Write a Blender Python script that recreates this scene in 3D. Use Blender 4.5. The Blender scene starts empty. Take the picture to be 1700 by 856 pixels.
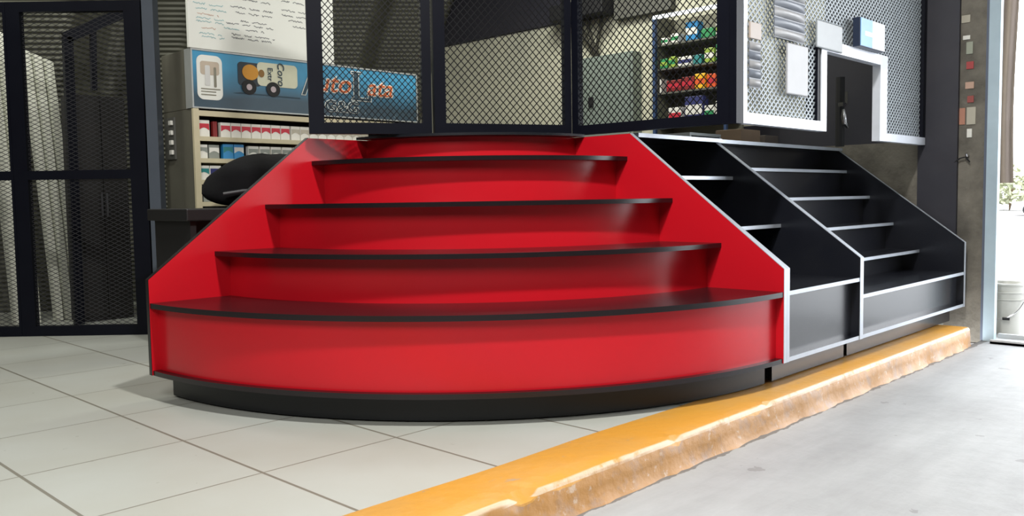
import bpy, bmesh, math, random
from mathutils import Vector, Matrix
from math import sin, cos, pi, radians, sqrt
random.seed(7)
U = 0.7            # one layout unit in metres (all coordinates below are layout units)

# ------------------------------------------------------------------ camera
scene = bpy.context.scene
COL = scene.collection
cam = bpy.data.cameras.new('camera')
cam.sensor_width = 36.0
cam.lens = 30.428
cam.clip_start = 0.02
cam.clip_end = 400
camo = bpy.data.objects.new('camera', cam)
COL.objects.link(camo)
camo.matrix_world = Matrix(((0.694089, 0.060320, -0.717358, 0.0),
                            (-0.719720, 0.036480, -0.693306, 0.0),
                            (-0.015651, 0.997512, 0.068733, U),
                            (0, 0, 0, 1)))
scene.camera = camo

# ------------------------------------------------------------------ world, lamps, added fills, exposure
scene.view_settings.view_transform = 'Standard'
scene.view_settings.look = 'None'
scene.view_settings.gamma = 1.0
scene.view_settings.use_curve_mapping = False
scene.view_settings.exposure = 0.0
world = bpy.data.worlds.new('bright_haze_sky')
scene.world = world
world.use_nodes = True
wn = world.node_tree
bg = wn.nodes['Background']
bg.inputs[0].default_value = (0.93, 0.96, 1.0, 1)
bg.inputs[1].default_value = 7.0

def area(name, loc, size, power, color=(1, 1, 1), target=(0, 0, -1), sy=None):
    l = bpy.data.lights.new(name, 'AREA')
    l.size = size * U
    if sy:
        l.shape = 'RECTANGLE'
        l.size_y = sy * U
    l.energy = power
    l.color = color
    o = bpy.data.objects.new(name, l)
    COL.objects.link(o)
    o.location = Vector(loc) * U
    o.rotation_euler = Vector(target).to_track_quat('-Z', 'Y').to_euler()
    return o
area('bay_lamp_light', (1.88, 0.95, 4.98), 0.30, 158, (1.0, 0.98, 0.94))
area('bay_fill_light', (-1.8, 0.8, 4.5), 2.0, 118, (1.0, 0.98, 0.94), target=(0.6, 0.35, -1), sy=2.4)  # unseen soft fill, added to brighten the stand fronts and floor
area('booth_lamp_light', (5.7, 5.0, 3.9), 0.9, 42, (1.0, 1.0, 0.9))
area('store_fill_light', (1.9, 7.4, 4.0), 0.6, 52, (1.0, 1.0, 0.9))  # unseen fill, added to brighten the fence mesh and what stands behind it

# ------------------------------------------------------------------ materials
MATS = {}
def mat(name, color, rough=0.6, metal=0.0, noise=None, bump=None, emit=None, spec=0.5, coat=0.0):
    """noise=(scale, second colour, lo, hi) ; bump=(scale, strength)"""
    m = bpy.data.materials.new(name)
    m.use_nodes = True
    nt = m.node_tree
    b = nt.nodes['Principled BSDF']
    b.inputs['Base Color'].default_value = (*color, 1)
    b.inputs['Roughness'].default_value = rough
    b.inputs['Metallic'].default_value = metal
    b.inputs['Specular IOR Level'].default_value = spec
    b.inputs['Coat Weight'].default_value = coat
    tc = nt.nodes.new('ShaderNodeTexCoord')
    if noise is None:
        noise = (9.0, tuple(c * 0.88 for c in color), 0.35, 0.75)
    n = nt.nodes.new('ShaderNodeTexNoise')
    n.inputs['Scale'].default_value = noise[0]
    n.inputs['Detail'].default_value = 6
    n.inputs['Roughness'].default_value = 0.6
    nt.links.new(tc.outputs['Object'], n.inputs['Vector'])
    r = nt.nodes.new('ShaderNodeValToRGB')
    r.color_ramp.elements[0].position = noise[2]
    r.color_ramp.elements[0].color = (*color, 1)
    r.color_ramp.elements[1].position = noise[3]
    r.color_ramp.elements[1].color = (*noise[1], 1)
    nt.links.new(n.outputs['Fac'], r.inputs['Fac'])
    nt.links.new(r.outputs['Color'], b.inputs['Base Color'])
    if bump:
        n2 = nt.nodes.new('ShaderNodeTexNoise')
        n2.inputs['Scale'].default_value = bump[0]
        n2.inputs['Detail'].default_value = 5
        nt.links.new(tc.outputs['Object'], n2.inputs['Vector'])
        bp = nt.nodes.new('ShaderNodeBump')
        bp.inputs['Strength'].default_value = bump[1]
        bp.inputs['Distance'].default_value = 0.01
        nt.links.new(n2.outputs['Fac'], bp.inputs['Height'])
        nt.links.new(bp.outputs['Normal'], b.inputs['Normal'])
    if emit:
        b.inputs['Emission Color'].default_value = (*emit[0], 1)
        b.inputs['Emission Strength'].default_value = emit[1]
    MATS[name] = m
    return m

RED = mat('red_laminate', (0.57, 0.007, 0.016), 0.25, spec=0.45, noise=(1.5, (0.50, 0.007, 0.016), 0.3, 0.8))
BLK = mat('black_laminate', (0.006, 0.007, 0.012), 0.24, spec=0.85, noise=(3, (0.014, 0.015, 0.019), 0.3, 0.8))
EDG = mat('black_edge_band', (0.010, 0.006, 0.008), 0.25)
SIL = mat('satin_edge_band', (0.50, 0.54, 0.60), 0.32, 0.35)
PAINT = mat('navy_black_paint', (0.003, 0.0035, 0.008), 0.45, spec=0.15, noise=(4, (0.005, 0.006, 0.011), 0.3, 0.8))
STEELBLUE = mat('blue_grey_paint', (0.075, 0.09, 0.115), 0.4)
WHITEFRAME = mat('silver_frame_paint', (0.80, 0.84, 0.92), 0.3, 0.2)
MESHD = mat('dark_expanded_metal', (0.006, 0.006, 0.008), 0.5, spec=0.2)
MESHL = mat('bare_expanded_metal', (0.34, 0.38, 0.41), 0.5, 0.2)
MESHF = mat('grey_expanded_metal', (0.03, 0.03, 0.035), 0.5)
CREAM = mat('cream_shelf_paint', (0.55, 0.49, 0.33), 0.55)
OLIVE = mat('olive_grey_side', (0.13, 0.125, 0.095), 0.6, noise=(2.5, (0.095, 0.09, 0.07), 0.35, 0.7))
PLASTER = mat('cream_plaster', (0.55, 0.54, 0.42), 0.9, noise=(1.6, (0.42, 0.42, 0.34), 0.42, 0.7), bump=(22, 0.25))
NAVYWALL = mat('dark_sheet_wall', (0.022, 0.022, 0.032), 0.55, noise=(3, (0.034, 0.032, 0.040), 0.4, 0.75))
CONC = mat('pillar_concrete', (0.19, 0.175, 0.145), 0.9, noise=(5, (0.09, 0.082, 0.068), 0.38, 0.68), bump=(40, 0.5))
HANGAR = mat('hangar_sheet', (0.13, 0.13, 0.10), 0.55, 0.2, noise=(2, (0.09, 0.09, 0.07), 0.35, 0.7))
WHITE = mat('white_card', (0.74, 0.75, 0.70), 0.6, noise=(3, (0.70, 0.71, 0.66), 0.3, 0.8))
WHITEP = mat('white_ribbed_plastic', (0.70, 0.71, 0.62), 0.45)
GREYDOOR = mat('grey_green_steel', (0.21, 0.25, 0.22), 0.5)
JAMB = mat('pale_blue_steel', (0.42, 0.53, 0.60), 0.5, noise=(5, (0.36, 0.46, 0.53), 0.35, 0.7))
JAMBD = mat('dark_blue_steel', (0.10, 0.12, 0.17), 0.5)
RUBBER = mat('black_matt', (0.006, 0.006, 0.007), 0.7)
CLOTH = mat('black_cloth', (0.005, 0.005, 0.006), 0.9, bump=(14, 0.6), spec=0.2)
CHROME = mat('chrome', (0.7, 0.7, 0.72), 0.2, 1.0)
BROWN = mat('brown_cardboard', (0.16, 0.11, 0.07), 0.8)
DARKWOOD = mat('dark_desk', (0.012, 0.011, 0.012), 0.5)
TUBE = mat('lit_led_tube', (0.9, 0.95, 1), 0.4, emit=((0.9, 0.96, 1.0), 1.3))
LAMPM = mat('lit_lamp_glass', (0.9, 0.9, 0.9), 0.4, emit=((1, 0.98, 0.94), 4))
PWHITE = mat('pack_white', (0.75, 0.74, 0.68), 0.45)
PRED = mat('pack_red', (0.50, 0.02, 0.04), 0.45)
PBLUE = mat('pack_blue', (0.03, 0.25, 0.55), 0.4)
PGREY = mat('pack_grey', (0.25, 0.27, 0.24), 0.5)
PGREEN = mat('pack_green', (0.03, 0.26, 0.09), 0.45)
PLIME = mat('pack_lime', (0.30, 0.42, 0.06), 0.45)
PNAVY = mat('pack_navy', (0.03, 0.035, 0.14), 0.45)
PYEL = mat('pack_yellow', (0.85, 0.48, 0.02), 0.45)
PORANGE = mat('pack_orange', (0.70, 0.10, 0.02), 0.45)
PTEAL = mat('pack_teal', (0.03, 0.22, 0.22), 0.45)
PDRED = mat('pack_dark_red', (0.20, 0.012, 0.012), 0.5)
SIGNBLUE = mat('sign_blue_white', (0.22, 0.45, 0.80), 0.4)
SIGNWH = mat('sign_white', (0.82, 0.84, 0.86), 0.4)
INKC = mat('ink_cyan', (0.30, 0.50, 0.52), 0.7)
INKD = mat('ink_grey', (0.16, 0.17, 0.18), 0.7)
INKP = mat('ink_peach', (0.60, 0.42, 0.33), 0.7)
LORANGE = mat('letter_orange', (0.62, 0.13, 0.03), 0.5)
LDARK = mat('letter_dark', (0.02, 0.05, 0.075), 0.5)
BROWNCLOTH = mat('beige_cloth', (0.30, 0.25, 0.22), 0.8, noise=(3, (0.26, 0.21, 0.18), 0.35, 0.7))
PINK = mat('sticker_peach', (0.50, 0.33, 0.25), 0.7)
STRED = mat('sticker_red', (0.38, 0.06, 0.06), 0.7)
STCR = mat('sticker_cream', (0.45, 0.42, 0.34), 0.7)
BUCKET = mat('white_bucket_plastic', (0.50, 0.50, 0.46), 0.4)
LEAF = mat("pale_leaves", (0.40, 0.42, 0.28), 0.8)
CARP = mat('silver_car_paint', (0.4, 0.42, 0.45), 0.3, 0.4)
GLASSD = mat('dark_glass', (0.02, 0.025, 0.03), 0.1)

def tile_mat():
    m = bpy.data.materials.new('pale_floor_tiles')
    m.use_nodes = True
    nt = m.node_tree
    L = nt.links.new
    b = nt.nodes['Principled BSDF']
    tc = nt.nodes.new('ShaderNodeTexCoord')
    sx = nt.nodes.new('ShaderNodeSeparateXYZ')
    L(tc.outputs['Object'], sx.inputs[0])
    def M(op, a, bb=None, c=None):
        n = nt.nodes.new('ShaderNodeMath')
        n.operation = op
        for i, v in enumerate((a, bb, c)):
            if v is None:
                continue
            if isinstance(v, (int, float)):
                n.inputs[i].default_value = v
            else:
                L(v, n.inputs[i])
        return n.outputs[0]
    def grid(coord, off, step, w):
        t = M('DIVIDE', M('SUBTRACT', coord, off * U), step * U)
        f = M('ABSOLUTE', M('SUBTRACT', t, M('ROUND', t)))
        return M('LESS_THAN', f, w / (2 * step)), M('FLOOR', t)
    gx, ix = grid(sx.outputs[0], 0.9882, 0.6253, 0.013)
    gy, iy = grid(sx.outputs[1], 2.8626 - 0.6454 * 2, 0.6454, 0.008)
    g = M('MAXIMUM', gx, gy)
    cid = M('FRACT', M('MULTIPLY', M('SINE', M('ADD', M('MULTIPLY', ix, 12.9), M('MULTIPLY', iy, 78.2))), 437.5))
    n = nt.nodes.new('ShaderNodeTexNoise')
    n.inputs['Scale'].default_value = 2.2
    n.inputs['Detail'].default_value = 8
    L(tc.outputs['Object'], n.inputs['Vector'])
    r = nt.nodes.new('ShaderNodeValToRGB')
    r.color_ramp.elements[0].position = 0.35
    r.color_ramp.elements[0].color = (0.39, 0.405, 0.375, 1)
    r.color_ramp.elements[1].position = 0.68
    r.color_ramp.elements[1].color = (0.36, 0.365, 0.325, 1)
    L(M('ADD', n.outputs['Fac'], M('MULTIPLY', M('SUBTRACT', cid, 0.5), 0.10)), r.inputs['Fac'])
    # small spots of dirt
    v = nt.nodes.new('ShaderNodeTexNoise')
    v.inputs['Scale'].default_value = 26
    v.inputs['Detail'].default_value = 2
    L(tc.outputs['Object'], v.inputs['Vector'])
    spot = M('MULTIPLY', M('GREATER_THAN', v.outputs['Fac'], 0.745), 0.35)
    mx = nt.nodes.new('ShaderNodeMix')
    mx.data_type = 'RGBA'
    L(M('MAXIMUM', g, spot), mx.inputs[0])
    L(r.outputs[0], mx.inputs[6])
    mx.inputs[7].default_value = (0.17, 0.16, 0.13, 1)
    L(mx.outputs[2], b.inputs['Base Color'])
    b.inputs['Roughness'].default_value = 0.45
    return m
TILE = tile_mat()

def ground_mat():
    m = mat('grey_concrete_floor', (0.37, 0.38, 0.388), 0.6, noise=(1.6, (0.31, 0.315, 0.32), 0.42, 0.70), bump=(18, 0.25))
    nt = m.node_tree
    L = nt.links.new
    b = nt.nodes['Principled BSDF']
    base = b.inputs['Base Color'].links[0].from_socket
    tc = [x for x in nt.nodes if x.type == 'TEX_COORD'][0]
    mp = nt.nodes.new('ShaderNodeMapping')
    mp.inputs['Scale'].default_value = (0.5, 2.6, 1)
    mp.inputs['Rotation'].default_value = (0, 0, 0.5)
    L(tc.outputs['Object'], mp.inputs[0])
    n = nt.nodes.new('ShaderNodeTexNoise')
    n.inputs['Scale'].default_value = 3.2
    n.inputs['Detail'].default_value = 9
    n.inputs['Roughness'].default_value = 0.7
    L(mp.outputs[0], n.inputs['Vector'])
    r = nt.nodes.new('ShaderNodeValToRGB')
    r.color_ramp.elements[0].position = 0.38
    r.color_ramp.elements[0].color = (0.90, 0.90, 0.90, 1)
    r.color_ramp.elements[1].position = 0.62
    r.color_ramp.elements[1].color = (1.04, 1.04, 1.04, 1)
    L(n.outputs['Fac'], r.inputs['Fac'])
    mx = nt.nodes.new('ShaderNodeMix')
    mx.data_type = 'RGBA'
    mx.blend_type = 'MULTIPLY'
    mx.inputs[0].default_value = 1.0
    L(base, mx.inputs[6])
    L(r.outputs[0], mx.inputs[7])
    # dirt gathered in the joint at the foot of the kerb
    sx = nt.nodes.new('ShaderNodeSeparateXYZ')
    L(tc.outputs['Object'], sx.inputs[0])
    def M(op, a, c):
        q = nt.nodes.new('ShaderNodeMath')
        q.operation = op
        for i, v in enumerate((a, c)):
            if isinstance(v, (int, float)): q.inputs[i].default_value = v
            else: L(v, q.inputs[i])
        return q.outputs[0]
    n3 = nt.nodes.new('ShaderNodeTexNoise')
    n3.inputs['Scale'].default_value = 24
    n3.inputs['Detail'].default_value = 4
    L(tc.outputs['Object'], n3.inputs['Vector'])
    edge = M('ADD', sx.outputs[1], M('MULTIPLY', n3.outputs['Fac'], 0.035))
    msk = M('MULTIPLY', M('GREATER_THAN', edge, 1.930 * U + 0.0175), 0.75)
    n4 = nt.nodes.new('ShaderNodeTexNoise')
    n4.inputs['Scale'].default_value = 7
    n4.inputs['Detail'].default_value = 6
    L(tc.outputs['Object'], n4.inputs['Vector'])
    spots = M('MULTIPLY', M('GREATER_THAN', n4.outputs['Fac'], 0.70), 0.35)
    m2 = nt.nodes.new('ShaderNodeMix')
    m2.data_type = 'RGBA'
    L(M('MAXIMUM', msk, spots), m2.inputs[0])
    L(mx.outputs[2], m2.inputs[6])
    m2.inputs[7].default_value = (0.10, 0.09, 0.08, 1)
    L(m2.outputs[2], b.inputs['Base Color'])
    return m
GROUND = ground_mat()

def kerb_mat():
    m = mat('worn_yellow_paint', (0.56, 0.27, 0.035), 0.45, noise=(3.0, (0.50, 0.27, 0.07), 0.40, 0.66), bump=(30, 0.3))
    nt = m.node_tree
    L = nt.links.new
    b = nt.nodes['Principled BSDF']
    base = b.inputs['Base Color'].links[0].from_socket
    tc = [x for x in nt.nodes if x.type == 'TEX_COORD'][0]
    sx = nt.nodes.new('ShaderNodeSeparateXYZ')
    L(tc.outputs['Object'], sx.inputs[0])
    def noise(scale, lo, hi, stretch=None):
        n = nt.nodes.new('ShaderNodeTexNoise')
        n.inputs['Scale'].default_value = scale
        n.inputs['Detail'].default_value = 9
        n.inputs['Roughness'].default_value = 0.62
        if stretch:
            mp = nt.nodes.new('ShaderNodeMapping')
            mp.inputs['Scale'].default_value = stretch
            L(tc.outputs['Object'], mp.inputs[0])
            L(mp.outputs[0], n.inputs['Vector'])
        else:
            L(tc.outputs['Object'], n.inputs['Vector'])
        r = nt.nodes.new('ShaderNodeMapRange')
        r.inputs['From Min'].default_value = lo
        r.inputs['From Max'].default_value = hi
        L(n.outputs['Fac'], r.inputs['Value'])
        return r.outputs[0]
    def M(op, a, c):
        n = nt.nodes.new('ShaderNodeMath')
        n.operation = op
        for i, v in enumerate((a, c)):
            if isinstance(v, (int, float)): n.inputs[i].default_value = v
            else: L(v, n.inputs[i])
        return n.outputs[0]
    def mix(f, a, col):
        mx = nt.nodes.new('ShaderNodeMix')
        mx.data_type = 'RGBA'
        L(f, mx.inputs[0])
        L(a, mx.inputs[6])
        mx.inputs[7].default_value = (*col, 1)
        return mx.outputs[2]
    # browner rubbed paint on the upright face
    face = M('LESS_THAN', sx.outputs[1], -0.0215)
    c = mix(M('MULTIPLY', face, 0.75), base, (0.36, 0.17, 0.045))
    c = mix(M('MULTIPLY', face, noise(14, 0.50, 0.66)), c, (0.33, 0.20, 0.12))
    c = mix(M('MULTIPLY', face, noise(26, 0.60, 0.66)), c, (0.48, 0.34, 0.23))
    # grey scuffs on the top
    top = M('SUBTRACT', 1.0, face)
    c = mix(M('MULTIPLY', top, M('MULTIPLY', noise(13, 0.66, 0.70, (0.6, 1.6, 1)), 0.7)), c, (0.30, 0.27, 0.24))
    # pale cream band, broken up by noise, along the nosing
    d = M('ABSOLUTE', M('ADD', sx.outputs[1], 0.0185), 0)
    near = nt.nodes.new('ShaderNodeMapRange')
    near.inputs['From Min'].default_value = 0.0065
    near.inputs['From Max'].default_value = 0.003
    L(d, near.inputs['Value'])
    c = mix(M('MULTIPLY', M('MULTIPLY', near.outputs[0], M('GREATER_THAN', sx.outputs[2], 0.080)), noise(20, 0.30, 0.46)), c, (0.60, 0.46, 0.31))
    L(c, b.inputs['Base Color'])
    return m
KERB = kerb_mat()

# ------------------------------------------------------------------ mesh helpers (layout units)
def NB():
    return bmesh.new()

def box(bm, x0, x1, y0, y1, z0, z1, bev=0.0):
    vs = [bm.verts.new((x, y, z)) for x in (x0, x1) for y in (y0, y1) for z in (z0, z1)]
    idx = [(0, 1, 3, 2), (4, 6, 7, 5), (0, 4, 5, 1), (2, 3, 7, 6), (0, 2, 6, 4), (1, 5, 7, 3)]
    fs = [bm.faces.new([vs[i] for i in f]) for f in idx]
    if bev:
        es = list({e for f in fs for e in f.edges})
        bmesh.ops.bevel(bm, geom=es, offset=bev, segments=2, affect='EDGES', profile=0.5)

def obox(bm, c, ax, ay, az, hx, hy, hz):
    """oriented box: centre c, unit axes, half sizes"""
    c, ax, ay, az = Vector(c), Vector(ax), Vector(ay), Vector(az)
    vs = [bm.verts.new(c + ax * (sx * hx) + ay * (sy * hy) + az * (sz * hz)) for sx in (-1, 1) for sy in (-1, 1) for sz in (-1, 1)]
    for f in [(0, 1, 3, 2), (4, 6, 7, 5), (0, 4, 5, 1), (2, 3, 7, 6), (0, 2, 6, 4), (1, 5, 7, 3)]:
        bm.faces.new([vs[i] for i in f])

def prism(bm, pts, d):
    """extrude a 3D polygon by vector d"""
    a = [bm.verts.new(p) for p in pts]
    b = [bm.verts.new(Vector(p) + Vector(d)) for p in pts]
    n = len(a)
    bm.faces.new(a)
    bm.faces.new(b[::-1])
    for i in range(n):
        bm.faces.new((a[(i + 1) % n], a[i], b[i], b[(i + 1) % n]))

def tube(bm, pts, r, seg=10):
    rings = []
    n = len(pts)
    pts = [Vector(p) for p in pts]
    for i, p in enumerate(pts):
        t = (pts[min(i + 1, n - 1)] - pts[max(i - 1, 0)]).normalized()
        ref = Vector((0, 0, 1)) if abs(t.z) < 0.9 else Vector((1, 0, 0))
        u = t.cross(ref).normalized()
        v = t.cross(u)
        rr = r[i] if isinstance(r, (list, tuple)) else r
        rings.append([bm.verts.new(p + (u * cos(2 * pi * k / seg) + v * sin(2 * pi * k / seg)) * rr) for k in range(seg)])
    for a, b in zip(rings, rings[1:]):
        for k in range(seg):
            bm.faces.new((a[k], a[(k + 1) % seg], b[(k + 1) % seg], b[k]))
    bm.faces.new(rings[0][::-1])
    bm.faces.new(rings[-1])

def lathe(bm, c, prof, seg=32):
    """prof: list of (radius, z)"""
    rings = []
    for r, z in prof:
        rings.append([bm.verts.new((c[0] + r * cos(2 * pi * k / seg), c[1] + r * sin(2 * pi * k / seg), c[2] + z)) for k in range(seg)])
    for a, b in zip(rings, rings[1:]):
        for k in range(seg):
            bm.faces.new((a[k], a[(k + 1) % seg], b[(k + 1) % seg], b[k]))
    bm.faces.new(rings[0][::-1])
    bm.faces.new(rings[-1])

def sector(bm, c, r0, r1, z0, z1, a0=pi, a1=1.5 * pi, seg=64):
    """annular sector slab"""
    rows = []
    for i in range(seg + 1):
        a = a0 + (a1 - a0) * i / seg
        ca, sa = cos(a), sin(a)
        rows.append([bm.verts.new((c[0] + r * ca, c[1] + r * sa, z)) for r, z in ((r0, z0), (r1, z0), (r1, z1), (r0, z1))])
    for a, b in zip(rows, rows[1:]):
        for k in range(4):
            bm.faces.new((a[k], b[k], b[(k + 1) % 4], a[(k + 1) % 4]))
    bm.faces.new(rows[0])
    bm.faces.new(rows[-1][::-1])

def finish(name, bm, m, parent=None, origin=None, smooth=False):
    bmesh.ops.remove_doubles(bm, verts=bm.verts, dist=1e-6)
    bmesh.ops.recalc_face_normals(bm, faces=bm.faces)
    if parent is not None:
        org = Vector(parent['_org'])
    elif origin is not None:
        org = Vector(origin)
    else:
        xs = [v.co.x for v in bm.verts]; ys = [v.co.y for v in bm.verts]; zs = [v.co.z for v in bm.verts]
        org = Vector(((min(xs) + max(xs)) / 2, (min(ys) + max(ys)) / 2, min(zs)))
    for v in bm.verts:
        v.co = (v.co - org) * U
    me = bpy.data.meshes.new(name)
    bm.to_mesh(me)
    bm.free()
    me.materials.append(m)
    if smooth:
        for p in me.polygons:
            p.use_smooth = True
        try:
            me.set_sharp_from_angle(angle=radians(35))
        except Exception:
            pass
    o = bpy.data.objects.new(name, me)
    COL.objects.link(o)
    o['_org'] = tuple(org)
    if parent is not None:
        o.parent = parent
    else:
        o.location = org * U
    return o

def tag(o, label=None, cat=None, group=None, kind=None):
    if label: o['label'] = label
    if cat: o['category'] = cat
    if group: o['group'] = group
    if kind: o['kind'] = kind
    return o

def struct(name, bm, m, origin=(0, 0, 0), label=None, smooth=False):
    o = finish(name, bm, m, origin=origin, smooth=smooth)
    o['kind'] = 'structure'
    if label: o['label'] = label
    return o

def thing(name, label, cat, org, group=None):
    o = bpy.data.objects.new(name, None)
    o.empty_display_size = 0.1
    COL.objects.link(o)
    o.location = Vector(org) * U
    o['_org'] = tuple(org)
    return tag(o, label, cat, group)

def dup(root, loc, label=None):
    r = root.copy()
    COL.objects.link(r)
    r.location = Vector(loc) * U
    r['_org'] = tuple(loc)
    if label: r['label'] = label
    for ch in list(root.children):
        c = ch.copy(); COL.objects.link(c); c.parent = r
        for g in ch.children:
            d = g.copy(); COL.objects.link(d); d.parent = c
    return r

def text(name, s, m, parent, pos, size, ux=(1, 0, 0), uy=(0, 0, 1), offset=0.0, depth=0.002, sx=1.0, rot=0.0, shear=0.0):
    """lettering standing in the plane ux/uy, raised by depth along -cross"""
    cu = bpy.data.curves.new(name, 'FONT')
    cu.body = s
    cu.size = size * U
    cu.offset = offset * U
    cu.extrude = depth * U
    cu.align_x = 'CENTER'
    cu.align_y = 'CENTER'
    cu.shear = shear
    tmp = bpy.data.objects.new('tmp', cu)
    COL.objects.link(tmp)
    dg = bpy.context.evaluated_depsgraph_get()
    me = bpy.data.meshes.new_from_object(tmp.evaluated_get(dg))
    bpy.data.objects.remove(tmp)
    ux, uy = Vector(ux).normalized(), Vector(uy).normalized()
    n = ux.cross(uy)
    cr, sr = cos(rot), sin(rot)
    ax, ay = ux * cr + uy * sr, uy * cr - ux * sr
    org = Vector(parent['_org'])
    for v in me.vertices:
        c = v.co
        v.co = (Vector(pos) - org) * U + ax * c.x * sx + ay * c.y + n * c.z
    me.materials.clear()
    me.materials.append(m)
    o = bpy.data.objects.new(name, me)
    COL.objects.link(o)
    o.parent = parent
    o['_org'] = tuple(org)
    return o

def lattice(bm, o, u, w, rects, pu, pz, r, n=None, depth=None):
    """expanded-metal diamonds in the vertical plane through o along unit u.
    rects: list of (s0, s1, z0, z1) that are filled; pu/pz = diamond width/height"""
    o, u = Vector(o), Vector(u).normalized()
    nn = u.cross(Vector((0, 0, 1)))
    dpt = depth or r
    k = pz / pu
    for (s0, s1, z0, z1) in rects:
        for sgn in (1, -1):
            # lines z = sgn*k*s + c
            cs = [z - sgn * k * s for s in (s0, s1) for z in (z0, z1)]
            i0, i1 = math.ceil(min(cs) / pz), math.floor(max(cs) / pz)
            for i in range(i0, i1 + 1):
                c = i * pz
                pts = []
                a, b = (z0 - c) / (sgn * k), (z1 - c) / (sgn * k)
                lo, hi = max(s0, min(a, b)), min(s1, max(a, b))
                if hi - lo < 0.004:
                    continue
                p = o + u * lo + Vector((0, 0, sgn * k * lo + c))
                q = o + u * hi + Vector((0, 0, sgn * k * hi + c))
                p.z -= o.z; q.z -= o.z
                t = (q - p).normalized()
                sd = t.cross(nn).normalized()
                off = nn * (dpt * 0.3 * sgn)
                vs = []
                for e in (p, q):
                    vs += [bm.verts.new(e + off + sd * (a1 * r) + nn * (b1 * dpt * 0.6)) for a1, b1 in ((-1, -1), (1, -1), (1, 1), (-1, 1))]
                for j in range(4):
                    bm.faces.new((vs[j], vs[(j + 1) % 4], vs[4 + (j + 1) % 4], vs[4 + j]))
    return bm

# ================================================================== THE SETTING
b = NB(); box(b, -6, 7.2, 2.258, 9.3, -0.134, 0.0)
struct('floor', b, TILE, label='pale square ceramic tiles with grey joints')
b = NB(); box(b, -6, 60, -30, 1.975, -0.30, -0.135); box(b, 7.2, 60, 1.975, 40, -0.30, -0.165)
struct('ground', b, GROUND, label='smooth grey concrete ground')

# facade wall on the right with its doorway (opening y -3 .. 1.86)
b = NB()
box(b, 7.2, 7.4, 4.02, 9.3, -0.16, 2.86); box(b, 7.2, 7.4, 4.02, 6.15, 2.86, 7.0); box(b, 7.2, 7.4, 3.24, 4.02, 1.62, 7.0)
struct('wall_right', b, PLASTER, label='cream plaster wall inside the booth')
b = NB(); box(b, 7.17, 7.4, 6.15, 9.3, 2.87, 7.0); box(b, 7.2, 7.4, 2.32, 3.24, 1.40, 7.0); box(b, 7.2, 7.4, 3.24, 4.02, 1.40, 1.62)
struct('wall_right_sheet', b, NAVYWALL, label='dark sheet wall behind the counter cage')
b = NB(); box(b, 7.2, 7.4, 1.985, 2.32, -0.16, 7.0); box(b, 7.2, 7.4, 2.32, 4.02, -0.16, 1.40); box(b, 7.2, 7.4, -4.0, 1.985, 3.3, 7.0); box(b, 7.2, 7.4, -4.0, -3.2, -0.16, 3.3)
struct('wall_right_pillar', b, CONC, label='rough grey concrete pillar beside the doorway')
b = NB(); box(b, -6.1, -6.0, -4.0, 9.3, -0.2, 7.0)
struct('wall_left', b, HANGAR)

# arched ribbed sheet hangar (roof and back wall in one)
b = NB()
nx, na = 420, 46
yc, Rr = 2.8, 6.35
rows = []
for i in range(nx + 1):
    x = -6 + 13.2 * i / nx
    ph = ((x - 6.55) / 1.04) % 1.0
    w = 0.5 - 0.5 * cos(2 * pi * ph)
    prof = 0.34 * min(1, max(0, (0.5 - abs(ph - 0.5)) * 2.3 - 0.08))
    row = []
    for j in range(na + 1):
        a = -0.03 + (pi + 0.06) * j / na
        rr = Rr - prof
        row.append(b.verts.new((x, yc + rr * cos(a), max(-0.2, rr * sin(a)))))
    rows.append(row)
for r0, r1 in zip(rows, rows[1:]):
    for j in range(na):
        b.faces.new((r0[j], r0[j + 1], r1[j + 1], r1[j]))
hang = struct('ceiling', b, HANGAR, label='arched hangar shell of ribbed grey sheet', smooth=True)
# fine cross corrugation of the sheet
nt = HANGAR.node_tree
wv = nt.nodes.new('ShaderNodeTexWave')
wv.wave_type = 'BANDS'; wv.bands_direction = 'Z'
wv.inputs['Scale'].default_value = 10.0
wv.inputs['Distortion'].default_value = 0.0
tcn = [x for x in nt.nodes if x.type == 'TEX_COORD'][0]
nt.links.new(tcn.outputs['Object'], wv.inputs['Vector'])
bp = nt.nodes.new('ShaderNodeBump')
bp.inputs['Strength'].default_value = 0.45
bp.inputs['Distance'].default_value = 0.02
nt.links.new(wv.outputs['Fac'], bp.inputs['Height'])
nt.links.new(bp.outputs['Normal'], nt.nodes['Principled BSDF'].inputs['Normal'])

# steel door jamb and track
b = NB(); box(b, 7.165, 7.225, 1.888, 1.965, -0.135, 3.3)
struct('door_1', b, JAMB, label='pale blue steel jamb of the doorway')
b = NB(); box(b, 7.175, 7.22, 1.965, 1.985, -0.135, 3.3)
struct('trim_1', b, JAMBD, label='dark strip between jamb and pillar')
b = NB(); box(b, 7.06, 7.30, -3.2, 1.886, -0.135, -0.118); box(b, 7.26, 7.30, -3.2, 1.886, -0.135, -0.085); box(b, 7.06, 7.09, -3.2, 1.886, -0.135, -0.105)
struct('trim_2', b, mat('grey_steel_track', (0.5, 0.52, 0.53), 0.45), label='steel door track on the ground')

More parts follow.
